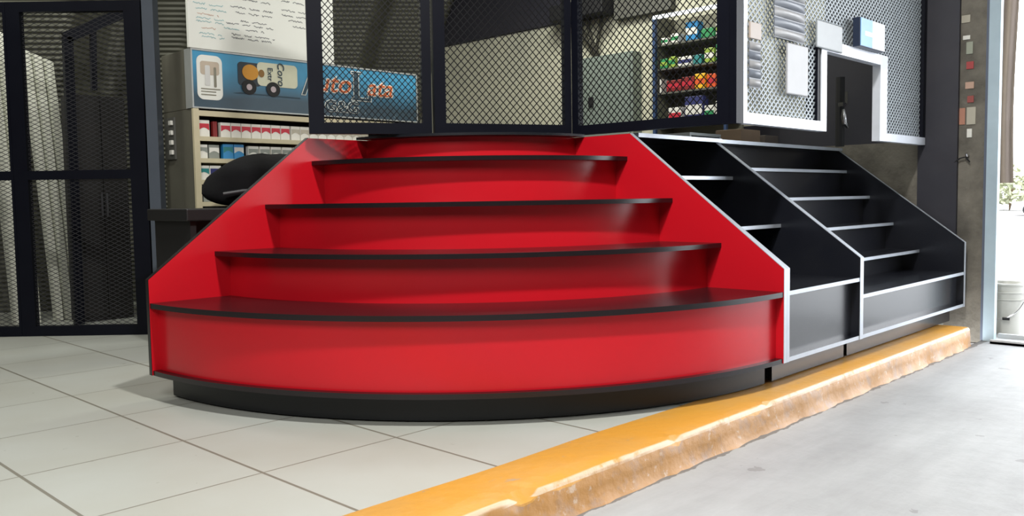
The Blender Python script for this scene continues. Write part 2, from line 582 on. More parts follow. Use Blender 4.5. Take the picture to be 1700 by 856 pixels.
# painted kerb
b = NB()
nseg = 260
rng = random.Random(3)
rows = []
x0k, x1k = -6.0, 6.86
for i in range(nseg + 1):
    x = x0k + (x1k - x0k) * i / nseg
    j1 = 0.006 * sin(x * 9.1) + 0.006 * rng.uniform(-1, 1)
    j2 = rng.uniform(-1, 1)
    chip = 0.03 if 2.02 < x < 2.13 else (0.018 if rng.random() < 0.05 else 0)
    foot = 0.004 * rng.uniform(-1, 1) + 0.003 * sin(x * 14)
    top = 0.004
    rows.append([b.verts.new(p) for p in (
        (x, 2.265 + 0.006 * sin(x * 5), 0.0005), (x, 2.25 + 0.006 * sin(x * 5), top), (x, 2.08, top + 0.001 * j2),
        (x, 1.984 + j1 * 0.5 + chip, top - 0.0005), (x, 1.976 + j1 * 0.5 + chip * 0.6, -0.001 - chip * 0.4), (x, 1.969 + j1 * 0.4, -0.012 - chip * 0.6),
        (x, 1.962 + 0.002 * j2, -0.07), (x, 1.955 + foot, -0.118), (x, 1.945 + foot * 2, -0.1345), (x, 2.265, -0.1345))])
for r0, r1 in zip(rows, rows[1:]):
    m_ = len(r0)
    for k in range(m_):
        b.faces.new((r0[k], r0[(k + 1) % m_], r1[(k + 1) % m_], r1[k]))
b.faces.new(rows[0]); b.faces.new(rows[-1][::-1])
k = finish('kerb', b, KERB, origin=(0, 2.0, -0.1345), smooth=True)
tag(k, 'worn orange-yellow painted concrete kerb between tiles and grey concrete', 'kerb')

# ================================================================== RED CORNER DISPLAY
AX, AY = 4.150, 4.362      # corner of the quarter circle
ZB, ZL, ZC = 0.127, 0.497, 0.616
RL = 2.290
T = 0.029
tiers = [(1.928, 0.742, 1.842), (1.618, 0.987, 1.530), (1.306, 1.234, 1.222)]    # shelf radius, top z, riser radius under it
RT, ZT = 1.325, 1.3665
disp = thing('corner_display_stand', 'red quarter-round stepped display stand with black curved shelves', 'display stand', (AX - 1.1, AY - 1.1, 0))
prof = [(0.0, ZB), (RL, ZB), (RL, ZC), (RT, ZT), (0.0, ZT)]
b = NB(); prism(b, [(AX - r, AY, z) for r, z in prof], (0, T, 0))
lp = finish('side_panel', b, RED, disp)
b = NB(); prism(b, [(AX, AY - r, z) for r, z in prof], (T, 0, 0))
rp = finish('side_panel', b, RED, disp)
def edge_strip(name, pts2, place, w0, w1, th, m, parent):
    """band along polyline pts2 (r,z), proud by th; place(r, z, w)"""
    b = NB()
    n = len(pts2)
    rows = []
    for i, (r, z) in enumerate(pts2):
        d0 = Vector(pts2[i]) - Vector(pts2[i - 1]) if i > 0 else Vector(pts2[1]) - Vector(pts2[0])
        d1 = Vector(pts2[i + 1]) - Vector(pts2[i]) if i < n - 1 else d0
        t = (d0.normalized() + d1.normalized()).normalized()
        nrm = Vector((t.y, -t.x))
        s = th / max(0.3, nrm.dot(Vector((d1.y, -d1.x)).normalized()))
        if i in (0, n - 1): s = th
        q = Vector((r, z)) + nrm * s
        rows.append([b.verts.new(place(r, z, w0)), b.verts.new(place(q.x, q.y, w0)), b.verts.new(place(q.x, q.y, w1)), b.verts.new(place(r, z, w1))])
    for r0, r1 in zip(rows, rows[1:]):
        for k in range(4):
            b.faces.new((r0[k], r0[(k + 1) % 4], r1[(k + 1) % 4], r1[k]))
    b.faces.new(rows[0]); b.faces.new(rows[-1][::-1])
    return finish(name, b, m, parent)
ep = [(RL, ZB), (RL, ZC), (RT, ZT)]
e1 = edge_strip('edge_band', ep, lambda r, z, w: (AX - r, AY + w, z), 0, T, 0.003, EDG, lp)
e1['label'] = 'dark edge band'
e2 = edge_strip('edge_band', ep, lambda r, z, w: (AX + w, AY - r, z), 0, T, 0.003, SIL, rp)
e2['label'] = 'bright satin edge band'
c = (AX, AY)
# plinth, bottom, base panel, ledge
b = NB(); sector(b, c, 0.3, RL - 0.105, 0.008, ZB - 0.001, a0=pi, a1=1.5 * pi)
# the plinth stops short of the left side panel
tk = finish('toe_kick', b, mat('black_plinth', (0.008, 0.009, 0.011), 0.35, spec=0.35), disp, smooth=True)
b = NB(); sector(b, c, 0.3, RL - 0.004, ZB, ZB + 0.024)
finish('bottom_board', b, EDG, disp, smooth=True)
b = NB(); sector(b, c, RL - 0.066, RL - 0.042, ZB + 0.024, ZL - 0.026)
finish('base_panel', b, RED, disp, smooth=True)
b = NB(); sector(b, c, 0.3, RL - 0.002, ZL - 0.026, ZL)
finish('shelf', b, EDG, disp, smooth=True)
prevz = ZL
for R_, z_, rr_ in tiers:
    b = NB(); sector(b, c, rr_ - 0.024, rr_, prevz, z_ - 0.024)
    finish('riser', b, RED, disp, smooth=True)
    b = NB(); sector(b, c, rr_ - 0.40, R_, z_ - 0.024, z_)
    finish('shelf', b, EDG, disp, smooth=True)
    prevz = z_
b = NB(); sector(b, c, 0.886, 0.91, prevz, ZT)
finish('riser', b, RED, disp, smooth=True)
b = NB(); sector(b, c, 0.02, 0.985, ZT + 0.002, ZT + 0.017)
finish('top_board', b, BLK, disp, smooth=True)
for px_, py_, pz_ in ((AX - 0.35, AY - RL + 0.30, 0.0), (AX - 0.06, AY - RL + 0.14, 0.005), (AX - 2.05, AY - 0.2, 0.0)):
    b = NB(); lathe(b, (px_, py_, pz_), [(0.022, 0), (0.022, 0.006)], 12); finish('levelling_foot', b, RUBBER, disp)

# ================================================================== BLACK STRAIGHT DISPLAYS
YF = 2.073
def black_unit(name, label, x0, x1, ledge, shelves, y_r0, top_y, left_panel=True, right_panel=True, panel_x=None):
    t = thing(name, label, 'display stand', ((x0 + x1) / 2, 2.9, 0.004))
    sil = []
    prof = [(YF, ZB), (YF, ZC), (3.045, 1.345), (3.75, 1.345), (3.75, ZB)]
    if not panel_x: panel_x = T
    def side(xa, xb):
        b = NB(); prism(b, [(xa, y, z) for y, z in prof], (xb - xa, 0, 0))
        s = finish('side_panel', b, BLK, t)
        pl = [(-YF, ZB), (-YF, ZC), (-3.045, 1.345)]
        e = edge_strip('edge_band', pl, lambda r, z, w: (w, -r, z), xa, xb, 0.003, SIL, s)
        e['label'] = 'bright satin edge band'
    xl, xr = x0, x1
    if left_panel: side(x0, x0 + panel_x); xl = x0 + panel_x
    if right_panel: side(x1 - T, x1); xr = x1 - T
    def board(nm, y0, y1, z0, z1, m, edge=True):
        b = NB(); box(b, xl, xr, y0, y1, z0, z1)
        s = finish(nm, b, m, t)
        if edge:
            b = NB(); box(b, xl, xr, y0 - 0.003, y0, z0, z1)
            finish('edge_band', b, SIL, s)['label'] = 'bright satin edge band'
        return s
    board('toe_kick', YF + 0.095, YF + 0.12, 0.012, ZB - 0.001, BLK, False)
    board('bottom_board', YF + 0.004, 3.7, ZB, ZB + 0.022, BLK)
    board('base_panel', YF + 0.050, YF + 0.072, ZB + 0.022, ledge - 0.022, BLK, False)
    board('shelf', YF + 0.004, y_r0 + 0.04, ledge - 0.022, ledge, BLK)
    pz, ry = ledge, y_r0
    for k, (sy, sz, nr) in enumerate(shelves):
        board('riser', ry, ry + 0.022, pz, sz - 0.022, BLK, False)
        board('shelf', sy, nr + 0.04, sz - 0.022, sz, BLK)
        pz, ry = sz, nr
    board('riser', ry, ry + 0.022, pz, 1.345, BLK, False)
    b = NB(); box(b, x0, x1, top_y, 3.75, 1.3455, 1.370)
    s = finish('top_board', b, BLK, t)
    b = NB(); box(b, x0, x1, top_y - 0.003, top_y, 1.3455, 1.370)
    finish('edge_band', b, SIL, s)['label'] = 'bright satin edge band'
    # feet
    for fx in (x0 + 0.10, x1 - 0.08):
        b = NB(); lathe(b, (fx, YF + 0.15, 0.006), [(0.028, 0), (0.028, 0.008), (0.010, 0.010), (0.010, 0.12)], 12); finish('levelling_foot', b, CHROME, t)
    return t
X1a, X1b = AX + T + 0.004, 5.118
black_unit('step_display_stand', 'narrow black stepped display stand next to the red one', X1a, X1b, 0.497,
           [(2.58, 0.812, 3.40), (2.92, 1.120, 3.40)], 3.40, 3.0, True, False)
black_unit('step_display_stand', 'wide black stepped display stand against the pillar by the doorway', X1b, 7.085, 0.392,
           [(2.40, 0.552, 2.66), (2.60, 0.762, 2.84), (2.79, 0.975, 3.02), (2.98, 1.185, 3.2)], 2.53, 3.03, True, True, 0.046)

# ================================================================== COUNTER CAGE
ZM0, ZM1 = 1.445, 3.25
CX, CY = 4.265, 2.43
def bar(bm, p, q, wid, dep, nrm):
    """square tube between p and q: wid in-plane, dep along nrm"""
    p, q, nrm = Vector(p), Vector(q), Vector(nrm).normalized()
    t = (q - p); L = t.length; t.normalize()
    s = t.cross(nrm).normalized()
    obox(bm, (p + q) / 2, t, s, nrm, L / 2, wid / 2, dep / 2)
def vpanel(name, label, P, Q, zb, bw, pw, frame_m, mesh_m, pu, pz, rs, mids=(), cat='cage panel', ztop=ZM1, cap=0.05):
    """framed expanded-metal panel between plan points P and Q"""
    P, Q = Vector((*P, 0)), Vector((*Q, 0))
    u = (Q - P).normalized(); W = (Q - P).length
    n = u.cross(Vector((0, 0, 1)))
    t = thing(name, label, cat, ((P.x + Q.x) / 2, (P.y + Q.y) / 2, zb))
    b = NB()
    bar(b, P + Vector((0, 0, zb + bw / 2)), Q + Vector((0, 0, zb + bw / 2)), bw, cap, n)
    bar(b, P + Vector((0, 0, ztop)), Q + Vector((0, 0, ztop)), bw, cap, n)
    for s in (pw[0] / 2, W - pw[1] / 2):
        w_ = pw[0] if s < W / 2 else pw[1]
        bar(b, P + u * s + Vector((0, 0, zb + bw)), P + u * s + Vector((0, 0, ztop - bw / 2)), w_, cap, n)
    for mz in mids:
        bar(b, P + u * pw[0] + Vector((0, 0, mz)), P + u * (W - pw[1]) + Vector((0, 0, mz)), bw * 0.9, cap, n)
    finish('frame', b, frame_m, t)
    b = NB(); lattice(b, (P.x, P.y, 0), u, W, [(pw[0], W - pw[1], zb + bw, ztop - bw / 2)], pu, pz, rs, depth=rs * 1.2)
    finish('expanded_mesh', b, mesh_m, t)
    return t
# three dark panels facing the shop (A, B facets; C along the side) and the silver one facing the yard
PA, PB, PC = (2.795, 4.30), (3.405, 3.939), (4.215, 3.545)
PB2 = (3.418, 3.932)
vpanel('security_grille', 'dark framed mesh cage panel in front of the blue sign', PA, PB, 1.386, 0.064, (0.085, 0.055), PAINT, MESHD, 0.036, 0.040, 0.0022)
vpanel('security_grille', 'middle dark mesh cage panel with plain plaster wall behind', PB2, PC, 1.392, 0.060, (0.070, 0.045), PAINT, MESHD, 0.044, 0.048, 0.0024)
vpanel('security_grille', 'dark framed mesh cage panel in front of the goods rack', (PC[0] + 0.03, PC[1] - 0.01), (CX, CY + 0.001), 1.388, 0.058, (0.05, 0.085), PAINT, MESHD, 0.044, 0.046, 0.0024)
# silver panel with the serving notch
t = thing('security_grille', 'silver framed mesh cage panel with square serving notch at its bottom', 'cage panel', (5.7, CY, 1.36))
b = NB()
fy0, fy1 = CY - 0.028, CY + 0.028
for (xa, xb, za, zb_) in [(4.30, 5.375, 1.392, 1.452), (4.30, 4.368, 1.452, ZM1), (5.300, 5.375, 1.452, 1.965), (5.375, 6.375, 1.895, 1.965),
                          (6.245, 6.375, 1.365, 1.895), (6.375, 7.155, 1.365, 1.422), (4.30, 7.155, ZM1 - 0.06, ZM1)]:
    box(b, xa, xb, fy0, fy1, za, zb_)
finish('frame', b, WHITEFRAME, t)
b = NB(); box(b, 7.10, 7.155, fy0, fy1 + 0.01, 1.422, ZM1 - 0.06); finish('inner_post', b, PAINT, t)['label'] = 'dark painted post'
b = NB(); box(b, 5.262, 5.300, fy0 + 0.008, fy1 + 0.03, 1.452, 1.93); finish('inner_post', b, PAINT, t)['label'] = 'dark painted post'
b = NB(); lattice(b, (0, CY, 0), (1, 0, 0), 1, [(4.368, 5.262, 1.452, 1.93), (4.368, 5.30, 1.93, 1.965), (4.368, 7.10, 1.965, ZM1 - 0.06), (6.375, 7.10, 1.422, 1.965)], 0.050, 0.040, 0.0044, depth=0.004)
finish('expanded_mesh', b, MESHL, t)
b = NB(); box(b, CX - 0.045, CX + 0.032, CY - 0.045, CY - 0.002, 1.385, ZM1)
tag(finish('cage_post', b, PAINT), 'dark square corner post of the cage beside the silver frame', 'post')

# dark posts and lock seen inside the serving notch
t = thing('door_closer', 'small chrome lever lock seen through the serving notch', 'lock', (6.85, 2.95, 1.372))
b = NB(); tube(b, [(6.85, 2.95, 1.372), (6.85, 2.95, 1.92)], 0.035, 10)
finish('post', b, RUBBER, t)
b = NB(); tube(b, [(6.80, 2.90, 1.66), (6.79, 2.895, 1.60), (6.80, 2.89, 1.55), (6.84, 2.885, 1.52)], [0.012, 0.02, 0.02, 0.01], 10)
box(b, 6.74, 6.80, 2.88, 2.92, 1.68, 1.71)
box(b, 6.825, 6.835, 2.88, 2.90, 1.70, 1.80)
finish('lever', b, CHROME, t, smooth=True)

# ================================================================== BOOTH INTERIOR
# grey electrical cabinet on the plaster wall
t = thing('electrical_cabinet', 'grey-green steel cabinet on the cream wall behind the mesh', 'cabinet', (7.12, 5.47, 1.3))
b = NB(); box(b, 7.05, 7.2, 5.12, 5.815, 1.3, 2.43, 0.006); finish('body', b, GREYDOOR, t)
b = NB(); box(b, 7.035, 7.05, 5.15, 5.785, 1.34, 2.40, 0.004); d_ = finish('door', b, GREYDOOR, t)
b = NB(); box(b, 7.015, 7.035, 5.60, 5.66, 1.92, 2.02, 0.004); finish('latch', b, RUBBER, d_)
# black bracket box with hanging cables
t = thing('wall_bracket', 'black box on the cream wall with cables hanging down', 'bracket', (7.0, 5.75, 2.83))
b = NB(); box(b, 6.95, 7.2, 5.42, 6.12, 2.84, 3.0, 0.008); finish('body', b, RUBBER, t)
for dy, zt, yb, zb_ in ((0.0, 2.84, 5.66, 2.44), (0.10, 2.84, 5.70, 2.47), (-0.16, 2.84, 5.64, 2.42), (0.2, 2.84, 5.62, 2.43)):
    b = NB()
    ys = 5.72 + dy
    tube(b, [(7.12, ys, zt), (7.12, ys + 0.01, zt - 0.10), (7.12, (ys + yb) / 2, (zt + zb_) / 2), (7.13, yb, zb_ + 0.06), (7.15, yb, zb_)], 0.018, 8)
    finish('cable', b, mat('cable_dark', (0.035, 0.033, 0.022), 0.7) if 'cable_dark' not in MATS else MATS['cable_dark'], t, smooth=True)
b = NB(); box(b, 7.12, 7.2, 4.72, 5.40, 2.78, 3.02); box(b, 7.13, 7.2, 3.95, 4.5, 2.88, 3.3)
tag(finish('cable_duct', b, mat('duct_grey', (0.10, 0.10, 0.085), 0.7)), 'dark grey duct along the top of the cream wall', 'duct')

# goods rack
rk = thing('goods_rack', 'blue-edged goods rack with a lit tube over its shelves', 'shelf rack', (6.85, 4.32, 1.2))
RB = mat('rack_blue', (0.03, 0.06, 0.14), 0.4)
b = NB(); box(b, 6.78, 6.81, 4.668, 4.70, 1.2, 2.66); finish('upright', b, RB, rk)
b = NB(); box(b, 6.78, 6.81, 3.93, 3.955, 1.2, 2.66); finish('upright', b, RB, rk)
b = NB(); box(b, 7.10, 7.12, 3.95, 4.68, 1.2, 2.66)
finish('back_panel', b, mat('rack_back', (0.17, 0.165, 0.12), 0.7), rk)
b = NB(); box(b, 6.812, 7.10, 4.672, 4.69, 1.2, 2.66); finish('side_panel', b, MATS['rack_back'], rk)
SHZ = [1.66, 1.955, 2.175, 2.395]
for z in SHZ:
    b = NB(); box(b, 6.815, 7.10, 3.957, 4.666, z - 0.016, z - 0.001); finish('shelf', b, mat('rack_shelf', (0.12, 0.12, 0.10), 0.5) if 'rack_shelf' not in MATS else MATS['rack_shelf'], rk)
b = NB(); box(b, 6.76, 6.79, 3.93, 4.68, 2.625, 2.655); finish('lit_tube', b, TUBE, rk)['label'] = 'lit white tube'
def pack(name, label, cat, x, y, z, w, d, h, m, m2=None, band=(0.55, 1.0), group=None, face='x', tilt=0):
    """box pack; w along y when face == 'x' (faces -X) else along x (faces -Y)"""
    o_ = thing(name, label, cat, (x, y, z), group)
    b = NB()
    if face == 'x':
        box(b, x - d / 2, x + d / 2, y - w / 2, y + w / 2, z, z + h, min(w, h, d) * 0.06)
    else:
        box(b, x - w / 2, x + w / 2, y - d / 2, y + d / 2, z, z + h, min(w, h, d) * 0.06)
    finish('carton', b, m, o_)
    if m2:
        b = NB()
        z0, z1 = z + h * band[0], z + h * band[1]
        if face == 'x':
            box(b, x - d / 2 - 0.0015, x - d / 2 + 0.01, y - w * 0.46, y + w * 0.46, z0, z1 - h * 0.03)
        else:
            box(b, x - w * 0.46, x + w * 0.46, y - d / 2 - 0.0015, y - d / 2 + 0.01, z0, z1 - h * 0.03)
        finish('printed_band', b, m2, o_)
    return o_
rack_items = [
    # y, z-shelf, w, h, mat, band mat, name, label
    (4.60, 3, 0.075, 0.060, PWHITE, PGREEN, 'snack_box', 'small white box on the top rack shelf nearest its blue edge'),
    (4.49, 3, 0.085, 0.085, PWHITE, PGREEN, 'snack_box', 'white and green box second from the left on the top rack shelf'),
    (4.31, 3, 0.125, 0.165, PBLUE, PWHITE, 'snack_box', 'tall blue and white box on the top rack shelf'),
    (4.15, 3, 0.13, 0.085, PGREEN, None, 'snack_box', 'low green box on the top rack shelf beside the blue one'),
    (4.02, 3, 0.09, 0.12, PWHITE, PLIME, 'snack_box', 'white and lime box at the right end of the top rack shelf'),
    (4.61, 2, 0.08, 0.09, PGREEN, PLIME, 'snack_box', 'green and lime box at the left of the second rack shelf'),
    (4.52, 2, 0.075, 0.10, PLIME, PGREEN, 'snack_box', 'lime green box on the second rack shelf'),
    (4.385, 2, 0.15, 0.085, PWHITE, PNAVY, 'snack_box', 'wide white box with navy face on the second rack shelf'),
    (4.25, 2, 0.085, 0.085, PTEAL, None, 'snack_box', 'small teal box on the second rack shelf'),
    (4.13, 2, 0.10, 0.13, PLIME, PWHITE, 'snack_box', 'pale green box at the right of the second rack shelf'),
    (4.02, 2, 0.085, 0.15, PGREEN, PWHITE, 'snack_box', 'tall green box at the right end of the second rack shelf'),
    (4.645, 1, 0.02, 0.13, PWHITE, None, 'price_card', 'narrow white card at the left of the third rack shelf'),
    (4.50, 1, 0.16, 0.105, PDRED, PRED, 'snack_box', 'dark red box on the third rack shelf beside the white card'),
    (4.35, 1, 0.13, 0.12, PDRED, PRED, 'snack_box', 'deep red box on the third rack shelf beside the yellow one'),
    (4.225, 1, 0.105, 0.135, PYEL, PORANGE, 'snack_box', 'bright yellow box on the third rack shelf'),
    (4.11, 1, 0.085, 0.12, PORANGE, PRED, 'snack_box', 'orange-red box on the third rack shelf'),
    (4.01, 1, 0.075, 0.11, PWHITE, PTEAL, 'snack_box', 'white and teal box at the right end of the third rack shelf'),
    (4.60, 0, 0.09, 0.05, PGREEN, None, 'snack_box', 'low green box on the lowest rack shelf at its left end'),
    (4.49, 0, 0.14, 0.15, PWHITE, PRED, 'snack_box', 'white box with red mark on the lowest rack shelf'),
    (4.29, 0, 0.19, 0.235, PNAVY, PWHITE, 'snack_box', 'big navy and white box on the lowest rack shelf'),
    (4.13, 0, 0.10, 0.14, PWHITE, PGREEN, 'snack_box', 'white and green box beside the big navy one on the lowest shelf'),
    (4.02, 0, 0.09, 0.17, PWHITE, None, 'snack_box', 'plain white box at the right end of the lowest rack shelf')]
for (y, s, w, h, m, m2, nm, lb) in rack_items:
    pack(nm, lb, 'box' if nm == 'snack_box' else 'card', 6.88, y, SHZ[s], w, 0.10, h, m, m2, (0.3, 0.7), 'goods on the lit rack')

# things standing on the black top boards behind the cage
b = NB(); box(b, 5.98, 6.28, 3.34, 3.56, 1.3705, 1.50, 0.004); tag(finish('cardboard_box', b, BROWN), 'brown cardboard box standing behind the counter edge', 'box')
b = NB(); box(b, 6.40, 6.62, 3.36, 3.56, 1.3705, 1.47, 0.004); tag(finish('cardboard_box', b, mat('grey_brown', (0.07, 0.055, 0.045), 0.8)), 'dark brown smaller box right of the brown box behind the counter', 'box')
b = NB()
for (xa, xb, za, zb_) in ((5.30, 5.72, 1.425, 1.445), (5.30, 5.32, 1.3705, 1.425), (5.70, 5.72, 1.3705, 1.425)):
    box(b, xa, xb, 3.36, 3.60, za, zb_)
tag(finish('metal_rack', b, mat('dull_steel', (0.22, 0.24, 0.24), 0.4, 0.5)), 'low grey metal stand behind the counter edge', 'stand')
b = NB(); box(b, 4.50, 4.98, 3.30, 3.52, 1.3705, 1.382); box(b, 4.55, 4.95, 3.32, 3.50, 1.382, 1.392); box(b, 4.62, 4.93, 3.34, 3.50, 1.392, 1.400)
tag(finish('paper_stack', b, WHITE), 'flat pile of pale paper behind the counter edge under the cage', 'paper')

# strips and bags hung on the silver mesh
def strip_bags(label, x0, x1, y, zt, n, h, m1, m2):
    t = thing('snack_strip', label, 'snack strip', ((x0 + x1) / 2, y, zt - n * h))
    b = NB(); box(b, x0, x1, y - 0.002, y + 0.002, zt - n * h, zt); finish('backing_strip', b, m1, t)
    for k in range(n):
        z1 = zt - k * h
        b = NB()
        nu = 10
        for i in range(nu):
            pass
        rows = []
        for i in range(9):
            a = i / 8
            bulge = 0.022 * sin(pi * a) ** 0.6 if 0 < a < 1 else 0
            rows.append([b.verts.new((x0 + (x1 - x0) * j / 6, y - 0.004 - bulge * (sin(pi * j / 6) ** 0.5 if 0 < j < 6 else 0), z1 - h * 0.08 - h * 0.84 * a)) for j in range(7)])
        for r0, r1 in zip(rows, rows[1:]):
            for j in range(6):
                b.faces.new((r0[j], r0[j + 1], r1[j + 1], r1[j]))
        bmesh.ops.solidify(b, geom=b.faces[:], thickness=0.003)
        finish('sachet', b, m2 if k % 2 == 0 else m1, t, smooth=True)
    return t
SACH = mat('pale_sachet', (0.34, 0.34, 0.35), 0.35)
SACH2 = mat('grey_blue_sachet', (0.17, 0.19, 0.23), 0.35)
SACHP = mat('peach_sachet', (0.38, 0.31, 0.26), 0.4)
strip_bags('narrow strip of pale sachets hung at the left of the silver mesh', 4.375, 4.50, 2.396, 1.84, 5, 0.050, SACH2, SACH)
b = NB(); box(b, 4.375, 4.50, 2.388, 2.400, 1.855, 1.945, 0.003); tag(finish('header_card', b, SACHP), 'peach coloured card hung above the narrow strip of sachets', 'card')
strip_bags('wide strip of pale striped sachets hung high on the silver mesh', 4.66, 5.04, 2.396, 2.42, 9, 0.058, SACH2, SACH)
b = NB(); box(b, 4.81, 5.09, 2.390, 2.400, 1.585, 1.885, 0.008); t_ = finish('plastic_bag', b, SACH); tag(t_, 'pale plastic bag hung low on the silver mesh beside the notch', 'bag')
b = NB(); box(b, 5.20, 5.58, 2.390, 2.400, 1.900, 2.07, 0.008); tag(finish('plastic_bag', b, mat('grey_bag', (0.26, 0.28, 0.29), 0.35)), 'pale grey bag hung just above the serving notch', 'bag')
# blue and white box fixed on the mesh
t = thing('box_sign', 'blue and white box sign fixed on the silver mesh above the notch', 'sign', (5.97, 2.38, 1.965))
b = NB(); box(b, 5.76, 6.17, 2.352, 2.401, 1.965, 2.155, 0.004); finish('box_body', b, mat('sign_navy', (0.01, 0.02, 0.05), 0.4), t)
b = NB(); box(b, 5.764, 5.955, 2.347, 2.352, 1.970, 2.150); finish('blue_face', b, SIGNBLUE, t)
b = NB(); box(b, 5.955, 6.166, 2.347, 2.352, 1.970, 2.150); box(b, 5.83, 5.955, 2.3455, 2.347, 2.04, 2.07); finish('white_face', b, SIGNWH, t)

# ================================================================== CIGARETTE CABINET, SIGN, BOARD
FY = 6.20
cb = thing('shelf_cabinet', 'cream edged shelf cabinet of small packs with an olive side', 'cabinet', (4.1, 6.45, 0))
b = NB(); box(b, 3.035, 3.060, FY + 0.02, 6.70, 0, 1.704); finish('side_panel', b, OLIVE, cb)
b = NB(); box(b, 5.16, 5.185, FY + 0.02, 6.70, 0, 1.704); finish('side_panel', b, OLIVE, cb)
b = NB(); box(b, 3.03, 3.075, FY - 0.005, FY + 0.02, 0, 1.705); finish('front_stile', b, CREAM, cb)
b = NB(); box(b, 3.06, 5.16, 6.60, 6.62, 0, 1.69); finish('back_panel', b, RUBBER, cb)
b = NB(); box(b, 3.06, 5.16, FY + 0.03, 6.60, 1.672, 1.69); finish('top_board', b, OLIVE, cb)
b = NB(); box(b, 3.035, 5.185, FY + 0.104, 6.70, 1.7055, 2.145, 0.004); tag(finish('storage_box', b, OLIVE), 'olive grey plain box standing on the shelf cabinet behind the blue sign', 'box')
b = NB(); box(b, 3.075, 5.16, FY - 0.004, FY + 0.03, 1.652, 1.692); finish('top_rail', b, CREAM, cb)
for z in (1.500, 1.337, 1.175, 1.01):
    b = NB(); box(b, 3.06, 5.16, FY + 0.02, 6.60, z - 0.03, z - 0.002)
    s = finish('shelf', b, CREAM, cb)
    b = NB(); box(b, 3.075, 5.16, FY - 0.004, FY + 0.02, z - 0.034, z - 0.0005); finish('shelf_lip', b, CREAM, s)
# small rack of four shiny pegs on the olive side
t = thing('peg_strip', 'strip of four shiny hooks fixed on the olive cabinet side', 'hook strip', (3.02, 6.58, 1.36))
b = NB(); box(b, 3.020, 3.034, 6.50, 6.66, 1.34, 1.66); finish('plate', b, mat('strip_grey', (0.10, 0.10, 0.09), 0.5), t)
for kz in range(4):
    b = NB(); box(b, 3.000, 3.020, 6.51, 6.555, 1.375 + kz * 0.075, 1.41 + kz * 0.075, 0.004); finish('hook', b, PWHITE, t)

def cig(label, x, z, m, m2, h=0.115, w=0.082, group=None, chevron=True):
    t = thing('cigarette_pack', label, 'pack', (x, FY + 0.045, z), group)
    b = NB(); box(b, x - w / 2, x + w / 2, FY + 0.025, FY + 0.07, z, z + h, 0.003); finish('carton', b, m, t)
    if m2:
        b = NB()
        y = FY + 0.0235
        p = [(x - w * 0.46, y, z + h * 0.40), (x - w * 0.2, y, z + h * 0.52), (x, y, z + h * 0.56), (x + w * 0.2, y, z + h * 0.52), (x + w * 0.46, y, z + h * 0.40), (x + w * 0.46, y, z + h * 0.80), (x - w * 0.46, y, z + h * 0.80)]
        prism(b, p, (0, 0.004, 0))
        finish('printed_band', b, m2, t)
    return t
Z1, Z2, Z3, Z4 = 1.4985, 1.3355, 1.1735, 1.0085
cig('red and white cigarette pack standing alone at the left of the top shelf', 3.125, Z1, PWHITE, PRED, 0.125, 0.09)
b = NB(); box(b, 3.20, 3.235, FY + 0.03, FY + 0.07, Z1, Z1 + 0.12, 0.003); tag(finish('lighter_box', b, PDRED), 'narrow dark red box between the first pack and the red row', 'box')
ORD = ['first', 'second', 'third', 'fourth', 'fifth', 'sixth', 'seventh', 'eighth', 'ninth']
first = cig('first red and white pack from the left in the tight row on the top shelf', 3.30, Z1, PWHITE, PRED, group='red and white packs in a row')
for q in range(1, 7):
    dup(first, (3.30 + q * 0.0865, FY + 0.045, Z1), ORD[q] + ' red and white pack from the left in the tight row on the top shelf')
wp = cig('first cream pack right of the red row on the top shelf', 3.915, Z1, PWHITE, PLIME if False else STCR, group='cream packs at the right of the top shelf')
for q in range(1, 9):
    dup(wp, (3.915 + q * 0.0865, FY + 0.045, Z1), ORD[q] + ' cream pack right of the red row on the top shelf')
cig('grey and white pack at the left end of the second shelf', 3.105, Z2, PWHITE, PGREY, 0.105, 0.085)
cig('dull grey pack second on the second shelf', 3.20, Z2, PGREY, PWHITE, 0.105, 0.085)
cig('bright blue pack left one of the blue pair', 3.315, Z2, PBLUE, PWHITE if False else PTEAL, 0.115, 0.085)
cig('bright blue pack right one of the blue pair', 3.405, Z2, PBLUE, PWHITE, 0.115, 0.085)
wq = cig('first white pack right of the blue pair on the second shelf', 3.53, Z2, PWHITE, PGREY, 0.105, 0.09, group='white packs on the second shelf')
for q in range(1, 8):
    dup(wq, (3.53 + q * 0.1, FY + 0.045, Z2), ORD[q] + ' white pack right of the blue pair on the second shelf')
cig('white and teal pack at the left end of the third shelf', 3.11, Z3, PWHITE, PTEAL, 0.11, 0.09)
cig('white and dark blue pack second on the third shelf', 3.205, Z3, PWHITE, PNAVY, 0.11, 0.09)
cig('small dark and white pack at the left of the lowest shelf', 3.13, Z4, PGREY, PWHITE, 0.09, 0.06)

